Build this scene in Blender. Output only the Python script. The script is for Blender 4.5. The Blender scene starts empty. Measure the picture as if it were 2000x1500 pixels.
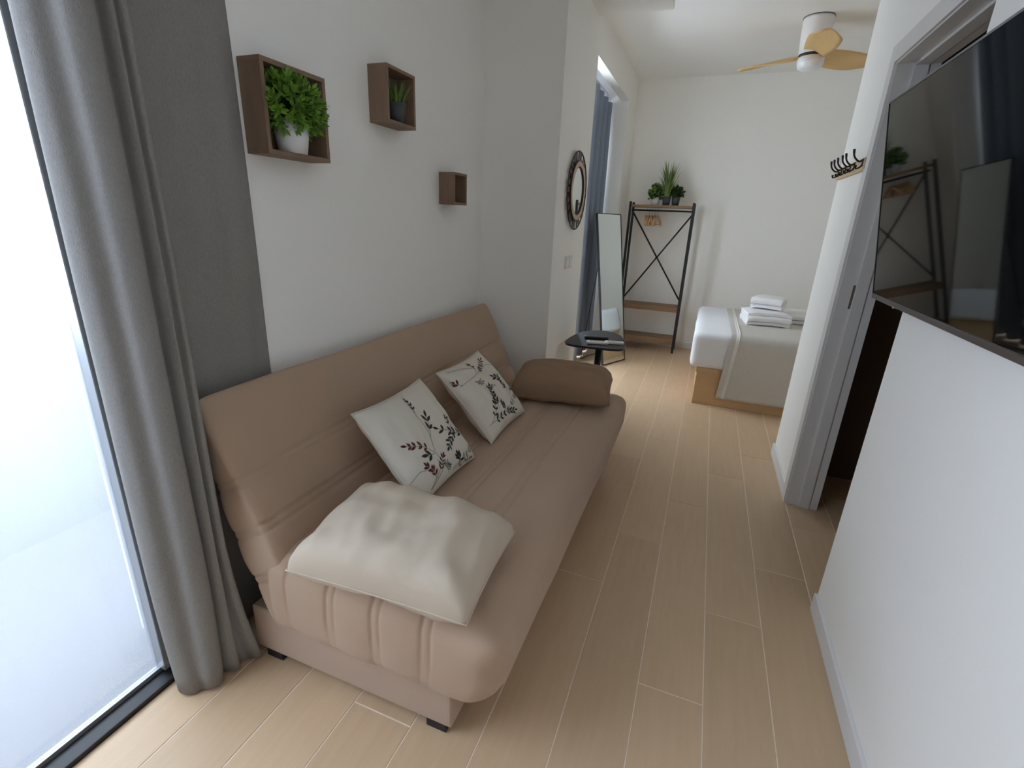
import bpy, bmesh, math, random
from mathutils import Vector, Matrix, noise
import numpy as np

random.seed(7)
scene = bpy.context.scene
C = scene.collection

# ------------------------------------------------------------------ camera
CAM_H = 1.42
cam_d = bpy.data.cameras.new('camera')
cam_d.sensor_width = 36.0
cam_d.lens = 36.0 * 952.62 / 2000.0
cam_d.clip_start = 0.02
cam = bpy.data.objects.new('camera', cam_d)
C.objects.link(cam)
RGT = Vector((0.92984403, 0.36576729, 0.04005465))
UPV = Vector((-0.15357635, 0.28686871, 0.94557953))
FWD = Vector((-0.33437164, 0.88539293, -0.32291636))
mw = Matrix.Identity(4)
for i in range(3):
    mw[i][0], mw[i][1], mw[i][2] = RGT[i], UPV[i], -FWD[i]
mw[2][3] = CAM_H
cam.matrix_world = mw
scene.camera = cam

# ------------------------------------------------------------------ world: bright overcast sky
w = bpy.data.worlds.new('overcast_sky')
scene.world = w
w.use_nodes = True
bg = w.node_tree.nodes['Background']
bg.inputs['Color'].default_value = (0.78, 0.885, 1.0, 1)
bg.inputs['Strength'].default_value = 10.0

vs = scene.view_settings
vs.view_transform = 'Standard'
vs.look = 'None'
vs.gamma = 1.0
vs.use_curve_mapping = False
vs.exposure = 0.18
cy = scene.cycles
cy.max_bounces = 16
cy.diffuse_bounces = 10
cy.glossy_bounces = 6
cy.transparent_max_bounces = 16
cy.sample_clamp_indirect = 8.0
cy.use_denoising = True

LW, RW, YB, CEIL = -1.356, 0.602, 6.15, 2.89

# windows let the sky in: portals guide the sampling of the sky through the two openings
def portal(name, loc, sy, sz):
    l = bpy.data.lights.new(name, 'AREA')
    l.shape = 'RECTANGLE'
    l.size, l.size_y = sz, sy
    l.cycles.is_portal = True
    o = bpy.data.objects.new(name, l)
    C.objects.link(o)
    o.location = loc
    o.rotation_euler = (0, -math.pi / 2, 0)
    return o
portal('window_sky_portal', (-1.50, 0.1, 1.23), 1.4, 2.44)
portal('window_sky_portal', (-1.46, 4.83, 1.27), 1.75, 2.46)

# ------------------------------------------------------------------ materials
def lin(c):
    return tuple((v / 12.92 if v <= 0.04045 else ((v + 0.055) / 1.055) ** 2.4) for v in (x / 255 for x in c))

MATS = {}
def mat(name, rgb, rough=0.6, metal=0.0, spec=0.5, var=0.0, vscale=8.0, stretch=(1, 1, 1), bump=0.0, bscale=200.0, rnd=0.0, sheen=0.0, coord='Object', rgb2=None, bdist=0.002):
    m = bpy.data.materials.new(name)
    m.use_nodes = True
    nt = m.node_tree
    N, L = nt.nodes, nt.links
    b = N['Principled BSDF']
    col = lin(rgb)
    b.inputs['Base Color'].default_value = (*col, 1)
    b.inputs['Roughness'].default_value = rough
    b.inputs['Metallic'].default_value = metal
    b.inputs['Specular IOR Level'].default_value = spec
    if sheen:
        b.inputs['Sheen Weight'].default_value = sheen
    tc = N.new('ShaderNodeTexCoord')
    mp = N.new('ShaderNodeMapping')
    mp.inputs['Scale'].default_value = stretch
    L.new(tc.outputs[coord], mp.inputs['Vector'])
    src = None
    if rnd or var:
        oi = N.new('ShaderNodeObjectInfo')
        add = N.new('ShaderNodeVectorMath'); add.operation = 'ADD'
        mul = N.new('ShaderNodeVectorMath'); mul.operation = 'SCALE'; mul.inputs['Scale'].default_value = 37.0
        cmb = N.new('ShaderNodeCombineXYZ')
        L.new(oi.outputs['Random'], cmb.inputs[0]); L.new(oi.outputs['Random'], cmb.inputs[1])
        L.new(cmb.outputs[0], mul.inputs[0])
        L.new(mp.outputs[0], add.inputs[0]); L.new(mul.outputs[0], add.inputs[1])
        nz = N.new('ShaderNodeTexNoise')
        nz.inputs['Scale'].default_value = vscale
        nz.inputs['Detail'].default_value = 6
        L.new(add.outputs[0], nz.inputs['Vector'])
        mx = N.new('ShaderNodeMix'); mx.data_type = 'RGBA'
        c2 = lin(rgb2) if rgb2 else tuple(v * (1 - var) for v in col)
        mx.inputs[6].default_value = (*(min(1, v * (1 + (var if not rgb2 else 0))) for v in col), 1)
        mx.inputs[7].default_value = (*c2, 1)
        L.new(nz.outputs['Fac'], mx.inputs[0])
        src = mx.outputs[2]
        if rnd:
            hs = N.new('ShaderNodeHueSaturation')
            mr = N.new('ShaderNodeMapRange')
            mr.inputs[3].default_value = 1 - rnd; mr.inputs[4].default_value = 1 + rnd
            L.new(oi.outputs['Random'], mr.inputs[0])
            L.new(mr.outputs[0], hs.inputs['Value'])
            L.new(src, hs.inputs['Color'])
            src = hs.outputs[0]
        L.new(src, b.inputs['Base Color'])
    if bump:
        nb = N.new('ShaderNodeTexNoise')
        nb.inputs['Scale'].default_value = bscale
        nb.inputs['Detail'].default_value = 3
        L.new(mp.outputs[0], nb.inputs['Vector'])
        bp = N.new('ShaderNodeBump')
        bp.inputs['Strength'].default_value = bump
        bp.inputs['Distance'].default_value = bdist
        L.new(nb.outputs['Fac'], bp.inputs['Height'])
        L.new(bp.outputs[0], b.inputs['Normal'])
    MATS[name] = m
    return m

WALL = mat('white_wall_paint', (243, 241, 236), 0.85, var=0.015, vscale=3, bump=0.08, bscale=160)
TAUPEW = mat('bounce_cutting_taupe', (142, 128, 114), 0.85, var=0.02, vscale=3)  # invented dark tone for the unseen rear wall, weakens its bounce light
CEILM = mat('white_ceiling_paint', (243, 242, 238), 0.9, var=0.01, vscale=3)
TRIM = mat('white_lacquer_trim', (226, 225, 224), 0.42)
JAMB = mat('white_door_lacquer', (214, 212, 210), 0.4)
PLANK = mat('oak_look_tile', (213, 183, 149), 0.42, var=0.10, vscale=5, stretch=(9, 0.8, 1), bump=0.12, bscale=30, rnd=0.05, rgb2=(196, 166, 133))
GROUT = mat('pale_grout', (236, 222, 202), 0.9, var=0.05, vscale=20)
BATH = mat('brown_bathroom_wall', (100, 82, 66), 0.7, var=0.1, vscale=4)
BLACKF = mat('black_window_frame', (26, 25, 28), 0.4)
ALU = mat('brushed_aluminium', (176, 178, 180), 0.35, metal=0.7)
SOFA = mat('taupe_sofa_cotton', (177, 150, 127), 0.9, var=0.05, vscale=6, bump=0.25, bscale=900, sheen=0.15)
SOFA_B = mat('taupe_base_fabric', (180, 156, 138), 0.9, var=0.04, vscale=6, bump=0.2, bscale=900)
TAUPE = mat('brown_taupe_cushion_fabric', (146, 118, 92), 0.9, var=0.05, vscale=8, bump=0.25, bscale=800)
BEIGE = mat('light_beige_linen', (198, 182, 162), 0.9, var=0.05, vscale=9, bump=0.35, bscale=900)
LINEN = mat('cream_printed_cotton', (216, 208, 194), 0.9, var=0.03, vscale=9, bump=0.2, bscale=900)
LEAF_D = mat('charcoal_leaf_print', (48, 48, 46), 0.9)
LEAF_R = mat('maroon_leaf_print', (96, 42, 46), 0.9)
LEAF_G = mat('grey_stem_print', (138, 134, 128), 0.9)
PLASTIC_K = mat('black_plastic_foot', (28, 27, 34), 0.5)
CURT = mat('grey_woven_curtain', (136, 132, 128), 0.95, var=0.22, vscale=260, stretch=(1, 1, 0.45), bump=0.4, bscale=500)
CURT2 = mat('slate_blue_curtain', (132, 143, 160), 0.9, var=0.08, vscale=60, bump=0.3, bscale=500)
SHELFW = mat('taupe_oak_shelf', (142, 116, 94), 0.65, var=0.12, vscale=7, stretch=(6, 6, 1), bump=0.15, bscale=60, rgb2=(118, 95, 77))
POTW = mat('matt_white_pot', (226, 226, 226), 0.5)
POTG = mat('dark_grey_pot', (66, 68, 72), 0.6)
LEAF1 = mat('fresh_green_leaf', (128, 168, 58), 0.5, var=0.25, vscale=60, rnd=0.3, rgb2=(84, 128, 38))
LEAF2 = mat('olive_grass_blade', (104, 126, 58), 0.6, rnd=0.3, var=0.15, vscale=30)
LEAF3 = mat('dark_green_leaf', (44, 74, 30), 0.6, rnd=0.3, var=0.15, vscale=30)
BLACKM = mat('matt_black_metal', (20, 20, 24), 0.45)
RACKW = mat('brown_oak_board', (150, 118, 84), 0.6, var=0.12, vscale=5, stretch=(1, 12, 12), rgb2=(120, 92, 66))
HANGW = mat('natural_wood_hanger', (205, 160, 112), 0.5, var=0.1, vscale=10)
MIRROR = mat('mirror_glass', (222, 228, 226), 0.02, metal=1.0)
WICK = mat('dark_brown_ring', (58, 40, 34), 0.6, var=0.1, vscale=30)
BEIGER = mat('pale_wood_ring', (196, 172, 146), 0.6, var=0.08, vscale=20)
GREYSL = mat('grey_metal_slat', (96, 94, 90), 0.5, metal=0.4)
BEDW = mat('honey_oak_bed', (218, 182, 138), 0.55, var=0.12, vscale=4, stretch=(1, 10, 10), rgb2=(198, 162, 119))
SHEET = mat('white_cotton_sheet', (238, 239, 242), 0.9, var=0.01, vscale=10, bump=0.15, bscale=60)
THROW = mat('light_grey_throw', (208, 204, 196), 0.95, var=0.06, vscale=60, bump=0.3, bscale=400)
TOWEL = mat('white_terry_towel', (244, 243, 244), 0.97, bump=0.5, bscale=500)
FANW = mat('white_fan_enamel', (236, 232, 230), 0.4)
FANB = mat('light_maple_blade', (222, 184, 124), 0.5, var=0.08, vscale=6, stretch=(1, 8, 8))
FANL = mat('opal_fan_diffuser', (236, 238, 240), 0.3)
TVK = mat('black_tv_bezel', (22, 20, 22), 0.3)
TVB = mat('charcoal_tv_rail', (88, 80, 80), 0.35, metal=0.6)
TVS = mat('glossy_black_screen', (6, 7, 7), 0.035, spec=0.35)
HOOKW = mat('pine_hook_board', (206, 178, 134), 0.6, var=0.1, vscale=12)
HOOKM = mat('dark_bronze_hook', (38, 28, 28), 0.4, metal=0.5)
SWITCH = mat('white_switch_plastic', (226, 224, 220), 0.4)
SWGAP = mat('switch_gap', (186, 184, 180), 0.6)
BRASS = mat('steel_strike_plate', (150, 142, 126), 0.35, metal=0.8)
DARKH = mat('latch_hole', (14, 12, 12), 0.8)
PARAPET = mat('grey_terrace_render', (108, 102, 98), 0.8)
TERR = mat('grey_terrace_tile', (108, 102, 98), 0.7, var=0.03, vscale=3)
REMW = mat('white_remote_plastic', (240, 232, 224), 0.4)
REMK = mat('black_remote_plastic', (18, 18, 20), 0.4)
REMG = mat('pale_remote_key', (196, 190, 184), 0.5)
REMB = mat('grey_remote_key', (120, 118, 116), 0.5)

def glass_mat(name, tint, mix, tcol):
    m = bpy.data.materials.new(name)
    m.use_nodes = True
    nt = m.node_tree; N, L = nt.nodes, nt.links
    N.remove(N['Principled BSDF'])
    out = N['Material Output']
    tr = N.new('ShaderNodeBsdfTransparent'); tr.inputs[0].default_value = (*tint, 1)
    tl = N.new('ShaderNodeBsdfTranslucent'); tl.inputs[0].default_value = (*tcol, 1)
    gl = N.new('ShaderNodeBsdfGlossy'); gl.inputs['Roughness'].default_value = 0.1
    m1 = N.new('ShaderNodeMixShader'); m1.inputs[0].default_value = mix
    m2 = N.new('ShaderNodeMixShader'); m2.inputs[0].default_value = 0.04
    L.new(tr.outputs[0], m1.inputs[1]); L.new(tl.outputs[0], m1.inputs[2])
    L.new(m1.outputs[0], m2.inputs[1]); L.new(gl.outputs[0], m2.inputs[2])
    L.new(m2.outputs[0], out.inputs['Surface'])
    return m
GLASS = glass_mat('frosted_window_glass', (0.83, 0.845, 0.87), 0.18, (0.82, 0.88, 1.0))   # two faces per pane
GLASS2 = glass_mat('clear_window_glass', (0.98, 0.985, 0.99), 0.02, (0.9, 0.94, 1.0))

# ------------------------------------------------------------------ helpers
def new_obj(name, me, m=None, parent=None, loc=None, rot=None, smooth=False):
    o = bpy.data.objects.new(name, me)
    C.objects.link(o)
    if m is not None:
        if len(me.materials) == 0:
            me.materials.append(m)
    if parent is not None:
        o.parent = parent
    if loc is not None:
        o.location = loc
    if rot is not None:
        o.rotation_euler = rot
    if smooth and me.polygons:
        me.polygons.foreach_set('use_smooth', [True] * len(me.polygons))
    return o

def empty(name, loc=(0, 0, 0), rot=(0, 0, 0)):
    o = bpy.data.objects.new(name, None)
    o.empty_display_size = 0.05
    C.objects.link(o)
    o.location = loc
    o.rotation_euler = rot
    return o

def tag(o, label, cat, group=None):
    o['label'] = label
    o['category'] = cat
    o['kind'] = 'thing'
    if group:
        o['group'] = group
    return o

def struct(o, label=None):
    o['kind'] = 'structure'
    if label:
        o['label'] = label
    return o

def bm_box(bm, lo, hi, bevel=0.0, seg=2):
    vs_ = [bm.verts.new((x, y, z)) for x in (lo[0], hi[0]) for y in (lo[1], hi[1]) for z in (lo[2], hi[2])]
    fs = [(0, 1, 3, 2), (4, 6, 7, 5), (0, 4, 5, 1), (2, 3, 7, 6), (0, 2, 6, 4), (1, 5, 7, 3)]
    faces = [bm.faces.new([vs_[i] for i in f]) for f in fs]
    if bevel:
        es = list({e for f in faces for e in f.edges})
        bmesh.ops.bevel(bm, geom=es, offset=bevel, segments=seg, profile=0.7, affect='EDGES')
    return faces

def mesh_from_bm(bm, name):
    bmesh.ops.recalc_face_normals(bm, faces=bm.faces)
    me = bpy.data.meshes.new(name)
    bm.to_mesh(me)
    bm.free()
    return me

def box(name, lo, hi, m, parent=None, bevel=0.0, seg=2):
    bm = bmesh.new()
    bm_box(bm, lo, hi, bevel, seg)
    return new_obj(name, mesh_from_bm(bm, name), m, parent)

def boxes(name, lst, m, parent=None, bevel=0.0):
    bm = bmesh.new()
    for lo, hi in lst:
        bm_box(bm, lo, hi, bevel)
    return new_obj(name, mesh_from_bm(bm, name), m, parent)

def catmull(pts, n):
    P = [Vector(p) for p in pts]
    P = [P[0] * 2 - P[1]] + P + [P[-1] * 2 - P[-2]]
    out = []
    for i in range(1, len(P) - 2):
        for k in range(n):
            t = k / n
            a, b, c, d = P[i - 1], P[i], P[i + 1], P[i + 2]
            out.append(0.5 * ((2 * b) + (c - a) * t + (2 * a - 5 * b + 4 * c - d) * t * t + (3 * b - a - 3 * c + d) * t ** 3))
    out.append(P[-2])
    return out

def bm_tube(bm, pts, r, seg=8, caps=True):
    pts = [Vector(p) for p in pts]
    n = len(pts)
    rr = r if isinstance(r, (list, tuple)) else [r] * n
    rings = []
    up = None
    for i, p in enumerate(pts):
        t = (pts[min(i + 1, n - 1)] - pts[max(i - 1, 0)]).normalized()
        if up is None:
            up = t.orthogonal().normalized()
        else:
            up = (up - t * up.dot(t))
            up = up.normalized() if up.length > 1e-6 else t.orthogonal().normalized()
        s = t.cross(up)
        rings.append([bm.verts.new(p + rr[i] * (math.cos(a) * up + math.sin(a) * s)) for a in (2 * math.pi * k / seg for k in range(seg))])
    for i in range(n - 1):
        for k in range(seg):
            bm.faces.new((rings[i][k], rings[i][(k + 1) % seg], rings[i + 1][(k + 1) % seg], rings[i + 1][k]))
    if caps:
        bm.faces.new(rings[0][::-1]); bm.faces.new(rings[-1])

def tube(name, pts, r, m, parent=None, seg=8, smooth=True):
    bm = bmesh.new()
    bm_tube(bm, pts, r, seg)
    return new_obj(name, mesh_from_bm(bm, name), m, parent, smooth=smooth)

def bm_lathe(bm, prof, seg=32, center=(0, 0, 0)):
    cx, cy_, cz = center
    rings = []
    for r, z in prof:
        if r < 1e-6:
            rings.append([bm.verts.new((cx, cy_, cz + z))])
        else:
            rings.append([bm.verts.new((cx + r * math.cos(2 * math.pi * k / seg), cy_ + r * math.sin(2 * math.pi * k / seg), cz + z)) for k in range(seg)])
    for a, b in zip(rings, rings[1:]):
        for k in range(seg):
            k2 = (k + 1) % seg
            if len(a) == 1 and len(b) == 1:
                continue
            if len(a) == 1:
                bm.faces.new((a[0], b[k2], b[k]))
            elif len(b) == 1:
                bm.faces.new((a[k], a[k2], b[0]))
            else:
                bm.faces.new((a[k], a[k2], b[k2], b[k]))

def lathe(name, prof, m, parent=None, seg=32, center=(0, 0, 0), smooth=True):
    bm = bmesh.new()
    bm_lathe(bm, prof, seg, center)
    return new_obj(name, mesh_from_bm(bm, name), m, parent, smooth=smooth)

def bm_prism(bm, poly, z0, z1):
    a = [bm.verts.new((x, y, z0)) for x, y in poly]
    b = [bm.verts.new((x, y, z1)) for x, y in poly]
    bm.faces.new(a[::-1]); bm.faces.new(b)
    n = len(poly)
    for i in range(n):
        bm.faces.new((a[i], a[(i + 1) % n], b[(i + 1) % n], b[i]))

def rounded_box(half, r, div, fn=None):
    """grid cube pushed to a rounded box; fn(p, n) may reshape each vertex"""
    hx, hy, hz = half
    nx, ny, nz_ = div
    keys, verts, faces = {}, [], []
    def vid(i, j, k):
        q = (i, j, k)
        if q in keys:
            return keys[q]
        p = Vector((hx * (2 * i / nx - 1), hy * (2 * j / ny - 1), hz * (2 * k / nz_ - 1)))
        inner = Vector((max(-hx + r, min(hx - r, p.x)), max(-hy + r, min(hy - r, p.y)), max(-hz + r, min(hz - r, p.z))))
        d = p - inner
        nn = d.normalized() if d.length > 1e-9 else Vector((0, 0, 1))
        if d.length > 1e-9:
            p = inner + nn * r
        if fn:
            p = fn(p, nn)
        keys[q] = len(verts)
        verts.append(p)
        return keys[q]
    for i in range(nx):
        for j in range(ny):
            for k, fl in ((0, True), (nz_, False)):
                f = [vid(i, j, k), vid(i + 1, j, k), vid(i + 1, j + 1, k), vid(i, j + 1, k)]
                faces.append(f[::-1] if fl else f)
    for i in range(nx):
        for k in range(nz_):
            for j, fl in ((0, False), (ny, True)):
                f = [vid(i, j, k), vid(i + 1, j, k), vid(i + 1, j, k + 1), vid(i, j, k + 1)]
                faces.append(f[::-1] if fl else f)
    for j in range(ny):
        for k in range(nz_):
            for i, fl in ((0, True), (nx, False)):
                f = [vid(i, j, k), vid(i, j + 1, k), vid(i, j + 1, k + 1), vid(i, j, k + 1)]
                faces.append(f[::-1] if fl else f)
    me = bpy.data.meshes.new('rounded')
    me.from_pydata([tuple(v) for v in verts], [], faces)
    me.update()
    return me

def sheet(name, rows, m, parent=None, thick=0.003, smooth=True, closed=False):
    """rows: list of lists of points -> grid surface with thickness"""
    nr, nc = len(rows), len(rows[0])
    verts = [tuple(p) for row in rows for p in row]
    faces = [(i * nc + j, i * nc + j + 1, (i + 1) * nc + j + 1, (i + 1) * nc + j) for i in range(nr - 1) for j in range(nc - 1)]
    me = bpy.data.meshes.new(name)
    me.from_pydata(verts, [], faces)
    me.update()
    o = new_obj(name, me, m, parent, smooth=smooth)
    if thick:
        s = o.modifiers.new('thickness', 'SOLIDIFY')
        s.thickness = thick
        s.offset = 0
    return o

# ================================================================== SETTING
# ---- floor: grout slab with single planks
floor = struct(box('floor', (-1.46, -3.2, -0.12), (2.6, 6.15, -0.0016), GROUT), 'pale oak-look plank floor')
PW, PL, GAP = 0.1995, 1.2, 0.0038
def plank_mesh(wd, ln):
    bm = bmesh.new()
    bm_box(bm, (0, 0, -0.009), (wd, ln, 0.0), 0.0)
    top = [e for e in bm.edges if all(v.co.z > -0.001 for v in e.verts)]
    bmesh.ops.bevel(bm, geom=top, offset=0.0008, segments=1, affect='EDGES')
    me = mesh_from_bm(bm, 'plank')
    me.materials.append(PLANK)
    return me
plank_cache = {}
def lay(x0, x1, y0, y1):
    key = (round(x1 - x0, 4), round(y1 - y0, 4))
    if key[0] < 0.012 or key[1] < 0.012:
        return
    if key not in plank_cache:
        plank_cache[key] = plank_mesh(key[0] - GAP, key[1] - GAP)
    new_obj('plank', plank_cache[key], None, floor, (x0 + GAP / 2, y0 + GAP / 2, 0))
offs = {0: 0.082, 1: 0.502, 2: 0.866}
for k in range(-8, 14):
    xa, xb = k * PW, (k + 1) * PW
    if xb <= LW or xa >= 2.6:
        continue
    if xa < 0.60 < xb - 0.01 or xb <= 0.61:
        spans = [(max(xa, LW if xa < -1.2 else xa), xb, -3.2, YB)]
    else:
        spans = [(xa, xb, 1.55, 3.24), (xa, min(xb, 2.6), 3.38, YB)] if xa < 1.9 else [(xa, min(xb, 2.6), 3.38, YB)]
    o0 = offs[k % 3]
    for (a, b_, y0, y1) in spans:
        y = o0 + PL * math.floor((y0 - o0) / PL)
        while y < y1 - 1e-6:
            lay(a, b_, max(y, y0), min(y + PL, y1))
            y += PL

# ---- walls
W1_Y0, W1_Y1, W1_Z = -0.60, 0.80, 2.45
struct(boxes('wall_left', [((LW - 0.3, -3.2, 0), (LW, W1_Y0, CEIL)), ((LW - 0.3, W1_Y0, W1_Z), (LW, W1_Y1, CEIL)), ((LW - 0.3, W1_Y1, 0), (LW, 3.68, CEIL))], WALL), 'white plastered wall behind the sofa')
struct(box('wall_column', (LW, 2.92, 0), (-0.878, 3.68, CEIL), WALL), 'white square pier beside the sofa end')
BWX = -1.0
W2_Y1, W2_Z = 5.70, 2.60
struct(boxes('wall_left_bedroom', [((BWX - 0.46, 3.68, 0), (BWX, 3.95, 2.60)), ((BWX - 0.46, 3.68, 2.74), (BWX - 0.08, W2_Y1, CEIL)), ((BWX - 0.08, 3.68, W2_Z), (BWX, W2_Y1, CEIL)), ((BWX - 0.46, W2_Y1, 0), (BWX, YB, CEIL))], WALL), 'white bedroom wall around the window recess')  # short pier hidden by the column is added to let in less daylight
struct(box('wall_back', (-1.46, YB, 0), (2.75, YB + 0.15, CEIL), WALL), 'white wall at the end of the bedroom')
DY0, DY1, DZ = 1.895, 2.725, 2.08
struct(boxes('wall_right', [((RW, -3.2, 0), (RW + 0.142, DY0, CEIL)), ((RW, DY0, DZ + 0.03), (RW + 0.142, DY1 + 0.03, CEIL)), ((RW, DY1 + 0.03, 0), (RW + 0.142, 3.38, CEIL))], WALL), 'white wall with the doorway')
struct(box('wall_bedroom_front', (RW + 0.142, 3.24, 0), (2.75, 3.38, CEIL), WALL))
struct(box('wall_bedroom_right', (2.6, 3.38, 0), (2.75, YB, CEIL), WALL))
struct(box('wall_front', (LW - 0.3, -3.35, 0), (RW + 0.142, -3.2, CEIL), TAUPEW), 'unseen wall behind the camera, toned dark to cut bounce light')
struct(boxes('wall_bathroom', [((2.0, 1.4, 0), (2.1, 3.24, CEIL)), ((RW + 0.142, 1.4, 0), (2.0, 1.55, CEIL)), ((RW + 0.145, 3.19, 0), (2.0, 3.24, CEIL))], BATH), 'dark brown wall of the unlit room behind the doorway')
struct(box('ceiling', (-1.66, -3.35, CEIL), (2.75, YB + 0.15, CEIL + 0.1), CEILM), 'white ceiling')
struct(box('ceiling_soffit', (-0.878, 2.2, 2.65), (-0.422, 3.62, CEIL), CEILM), 'lowered white ceiling strip before the bedroom')

# ---- baseboards
BH, BT = 0.075, 0.013
def baseboard(name, lo, hi):
    return struct(box(name, lo, hi, TRIM, bevel=0.004, seg=2))
baseboard('baseboard_right', (RW - BT, -3.2, 0), (RW, DY0, BH))
baseboard('baseboard_right_far', (RW - BT, DY1 + 0.085, 0), (RW, 3.38 + BT, BH))
baseboard('baseboard_back', (-1.0, YB - BT, 0), (2.6, YB, BH))
baseboard('baseboard_column', (-0.878, 2.92, 0), (-0.878 + BT, 3.68, BH))
baseboard('baseboard_left', (LW, 1.22, 0), (LW + BT, 2.92, BH))
baseboard('baseboard_left_bedroom', (BWX, W2_Y1, 0), (BWX + BT, YB - BT, BH))

# ---- doorway frame
door = struct(empty('door_1', (RW, DY1, 0)), 'white lacquered door frame of the dark room')
def local(o, p):
    o.parent = p
    o.location = o.location - p.location
    return o
def dpart(name, lo, hi, m, bevel=0.0):
    return local(box(name, lo, hi, m, bevel=bevel), door)
X2 = RW + 0.142
dpart('jamb', (RW - 0.004, DY1, 0), (X2 + 0.004, DY1 + 0.03, DZ + 0.03), JAMB, 0.002)
dpart('jamb_stop', (RW + 0.058, DY1 - 0.012, 0), (RW + 0.106, DY1, DZ), JAMB, 0.002)
dpart('jamb_edge', (RW + 0.112, DY1 - 0.008, 0), (X2 + 0.004, DY1, DZ), JAMB, 0.002)
dpart('head_jamb', (RW - 0.004, DY0 + 0.03, DZ), (X2 + 0.004, DY1, DZ + 0.03), JAMB, 0.002)
dpart('head_stop', (RW + 0.058, DY0 + 0.03, DZ - 0.012), (RW + 0.106, DY1 - 0.012, DZ), JAMB, 0.002)
dpart('head_edge', (RW + 0.112, DY0 + 0.03, DZ - 0.008), (X2 + 0.004, DY1 - 0.008, DZ), JAMB, 0.002)
dpart('casing', (RW - 0.014, DY1 + 0.006, 0), (RW, DY1 + 0.08, DZ + 0.08), JAMB, 0.003)
dpart('head_casing', (RW - 0.014, DY0 - 0.02, DZ + 0.006), (RW, DY1 + 0.006, DZ + 0.08), JAMB, 0.003)
sp = dpart('strike_plate', (RW + 0.047, DY1 - 0.0025, 1.075), (RW + 0.068, DY1 + 0.001, 1.185), BRASS, 0.001)
hole = box('latch_hole', (RW + 0.052, DY1 - 0.0034, 1.115), (RW + 0.063, DY1 - 0.0024, 1.15), DARKH)
hole.parent = sp
hole.matrix_parent_inverse = Matrix.Translation(-Vector(door.location))
hole.location = Vector((0, 0, 0))

# ---- window 1 (sliding terrace door on the left)
win = struct(empty('window_1', (LW, 0, 0)), 'tall frosted sliding window beside the grey curtain')
def wpart(p, name, lo, hi, m, bevel=0.0):
    return local(box(name, lo, hi, m, bevel=bevel), p)
wpart(win, 'floor_track', (LW - 0.055, W1_Y0, -0.01), (LW + 0.0, W1_Y1, 0.016), BLACKF, 0.003)
wpart(win, 'sash_rail', (LW - 0.075, W1_Y0, 0.0), (LW - 0.055, 0.745, 0.03), ALU, 0.002)
wpart(win, 'outer_track', (LW - 0.2, W1_Y0, -0.01), (LW - 0.075, W1_Y1, 0.014), TERR, 0.002)
wpart(win, 'sash_stile', (LW - 0.085, 0.70, 0.03), (LW - 0.03, 0.75, W1_Z), ALU, 0.003)
wpart(win, 'frame_jamb', (LW - 0.12, 0.75, 0), (LW, W1_Y1, W1_Z), BLACKF, 0.002)
wpart(win, 'frame_head', (LW - 0.12, W1_Y0, W1_Z - 0.05), (LW, 0.75, W1_Z), BLACKF, 0.002)
wpart(win, 'frame_jamb', (LW - 0.12, W1_Y0, 0), (LW - 0.02, W1_Y0 + 0.05, W1_Z - 0.05), BLACKF, 0.002)
wpart(win, 'pane', (LW - 0.068, W1_Y0 + 0.05, 0.03), (LW - 0.062, 0.70, W1_Z - 0.05), GLASS)
# ---- window 2 (bedroom)
win2 = struct(empty('window_2', (-1.40, 3.95, 0)), 'bedroom window behind the slate blue curtain')
wpart(win2, 'frame_sill', (-1.43, 3.95, 0), (-1.36, W2_Y1, 0.04), TRIM, 0.003)
wpart(win2, 'head_light_block', (-1.45, 3.95, 2.50), (-1.30, W2_Y1, 2.74), TRIM, 0.003)  # solid box added at the head to block glare above the curtain
wpart(win2, 'frame_jamb', (-1.43, W2_Y1 - 0.05, 0.04), (-1.36, W2_Y1, 2.50), TRIM, 0.003)
wpart(win2, 'frame_jamb', (-1.43, 3.95, 0.04), (-1.36, 4.00, 2.50), TRIM, 0.003)
wpart(win2, 'mullion', (-1.42, 4.66, 0.04), (-1.37, 4.71, 2.50), TRIM, 0.003)
wpart(win2, 'pane', (-1.40, 4.00, 0.04), (-1.394, 4.66, 2.50), GLASS2)
wpart(win2, 'pane', (-1.40, 4.71, 0.04), (-1.394, W2_Y1 - 0.05, 2.50), GLASS2)
# terrace outside
struct(box('terrace_floor', (-2.75, -4, -0.14), (-1.46, 8, -0.02), TERR), 'grey tiled terrace outside the window')
struct(box('terrace_parapet', (-2.75, -4, -0.02), (-2.55, 8, 0.86), PARAPET), 'grey terrace parapet outside the window')
struct(box('sky_blocking_slab', (-3.0, -4, 2.8), (-1.66, 8, 2.95), CEILM), 'unseen slab added above the terrace to cut sky light')  # unseen overhang, added to hold sky light off parapet and floor

# ================================================================== SOFA BED
SY0, SY1 = 0.865, 2.845
sofa = empty('sofa_bed', (-0.85, (SY0 + SY1) / 2, 0))
tag(sofa, 'taupe channel-quilted sofa bed against the left wall', 'sofa')
base = local(box('base', (-1.205, SY0 + 0.02, 0.032), (-0.475, SY1 - 0.03, 0.20), SOFA_B, bevel=0.012, seg=3), sofa)
for fx, fy in ((-0.56, SY0 + 0.05), (-0.56, SY1 - 0.12), (-1.17, SY0 + 0.05), (-1.17, SY1 - 0.12)):
    local(box('foot', (fx, fy - 0.025, 0.0), (fx + 0.065, fy + 0.04, 0.034), PLASTIC_K, bevel=0.004), sofa)

def seam(v, centers, wd, dp):
    s = 0
    for c in centers:
        s += dp * math.exp(-((v - c) / wd) ** 2)
    return s
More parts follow.
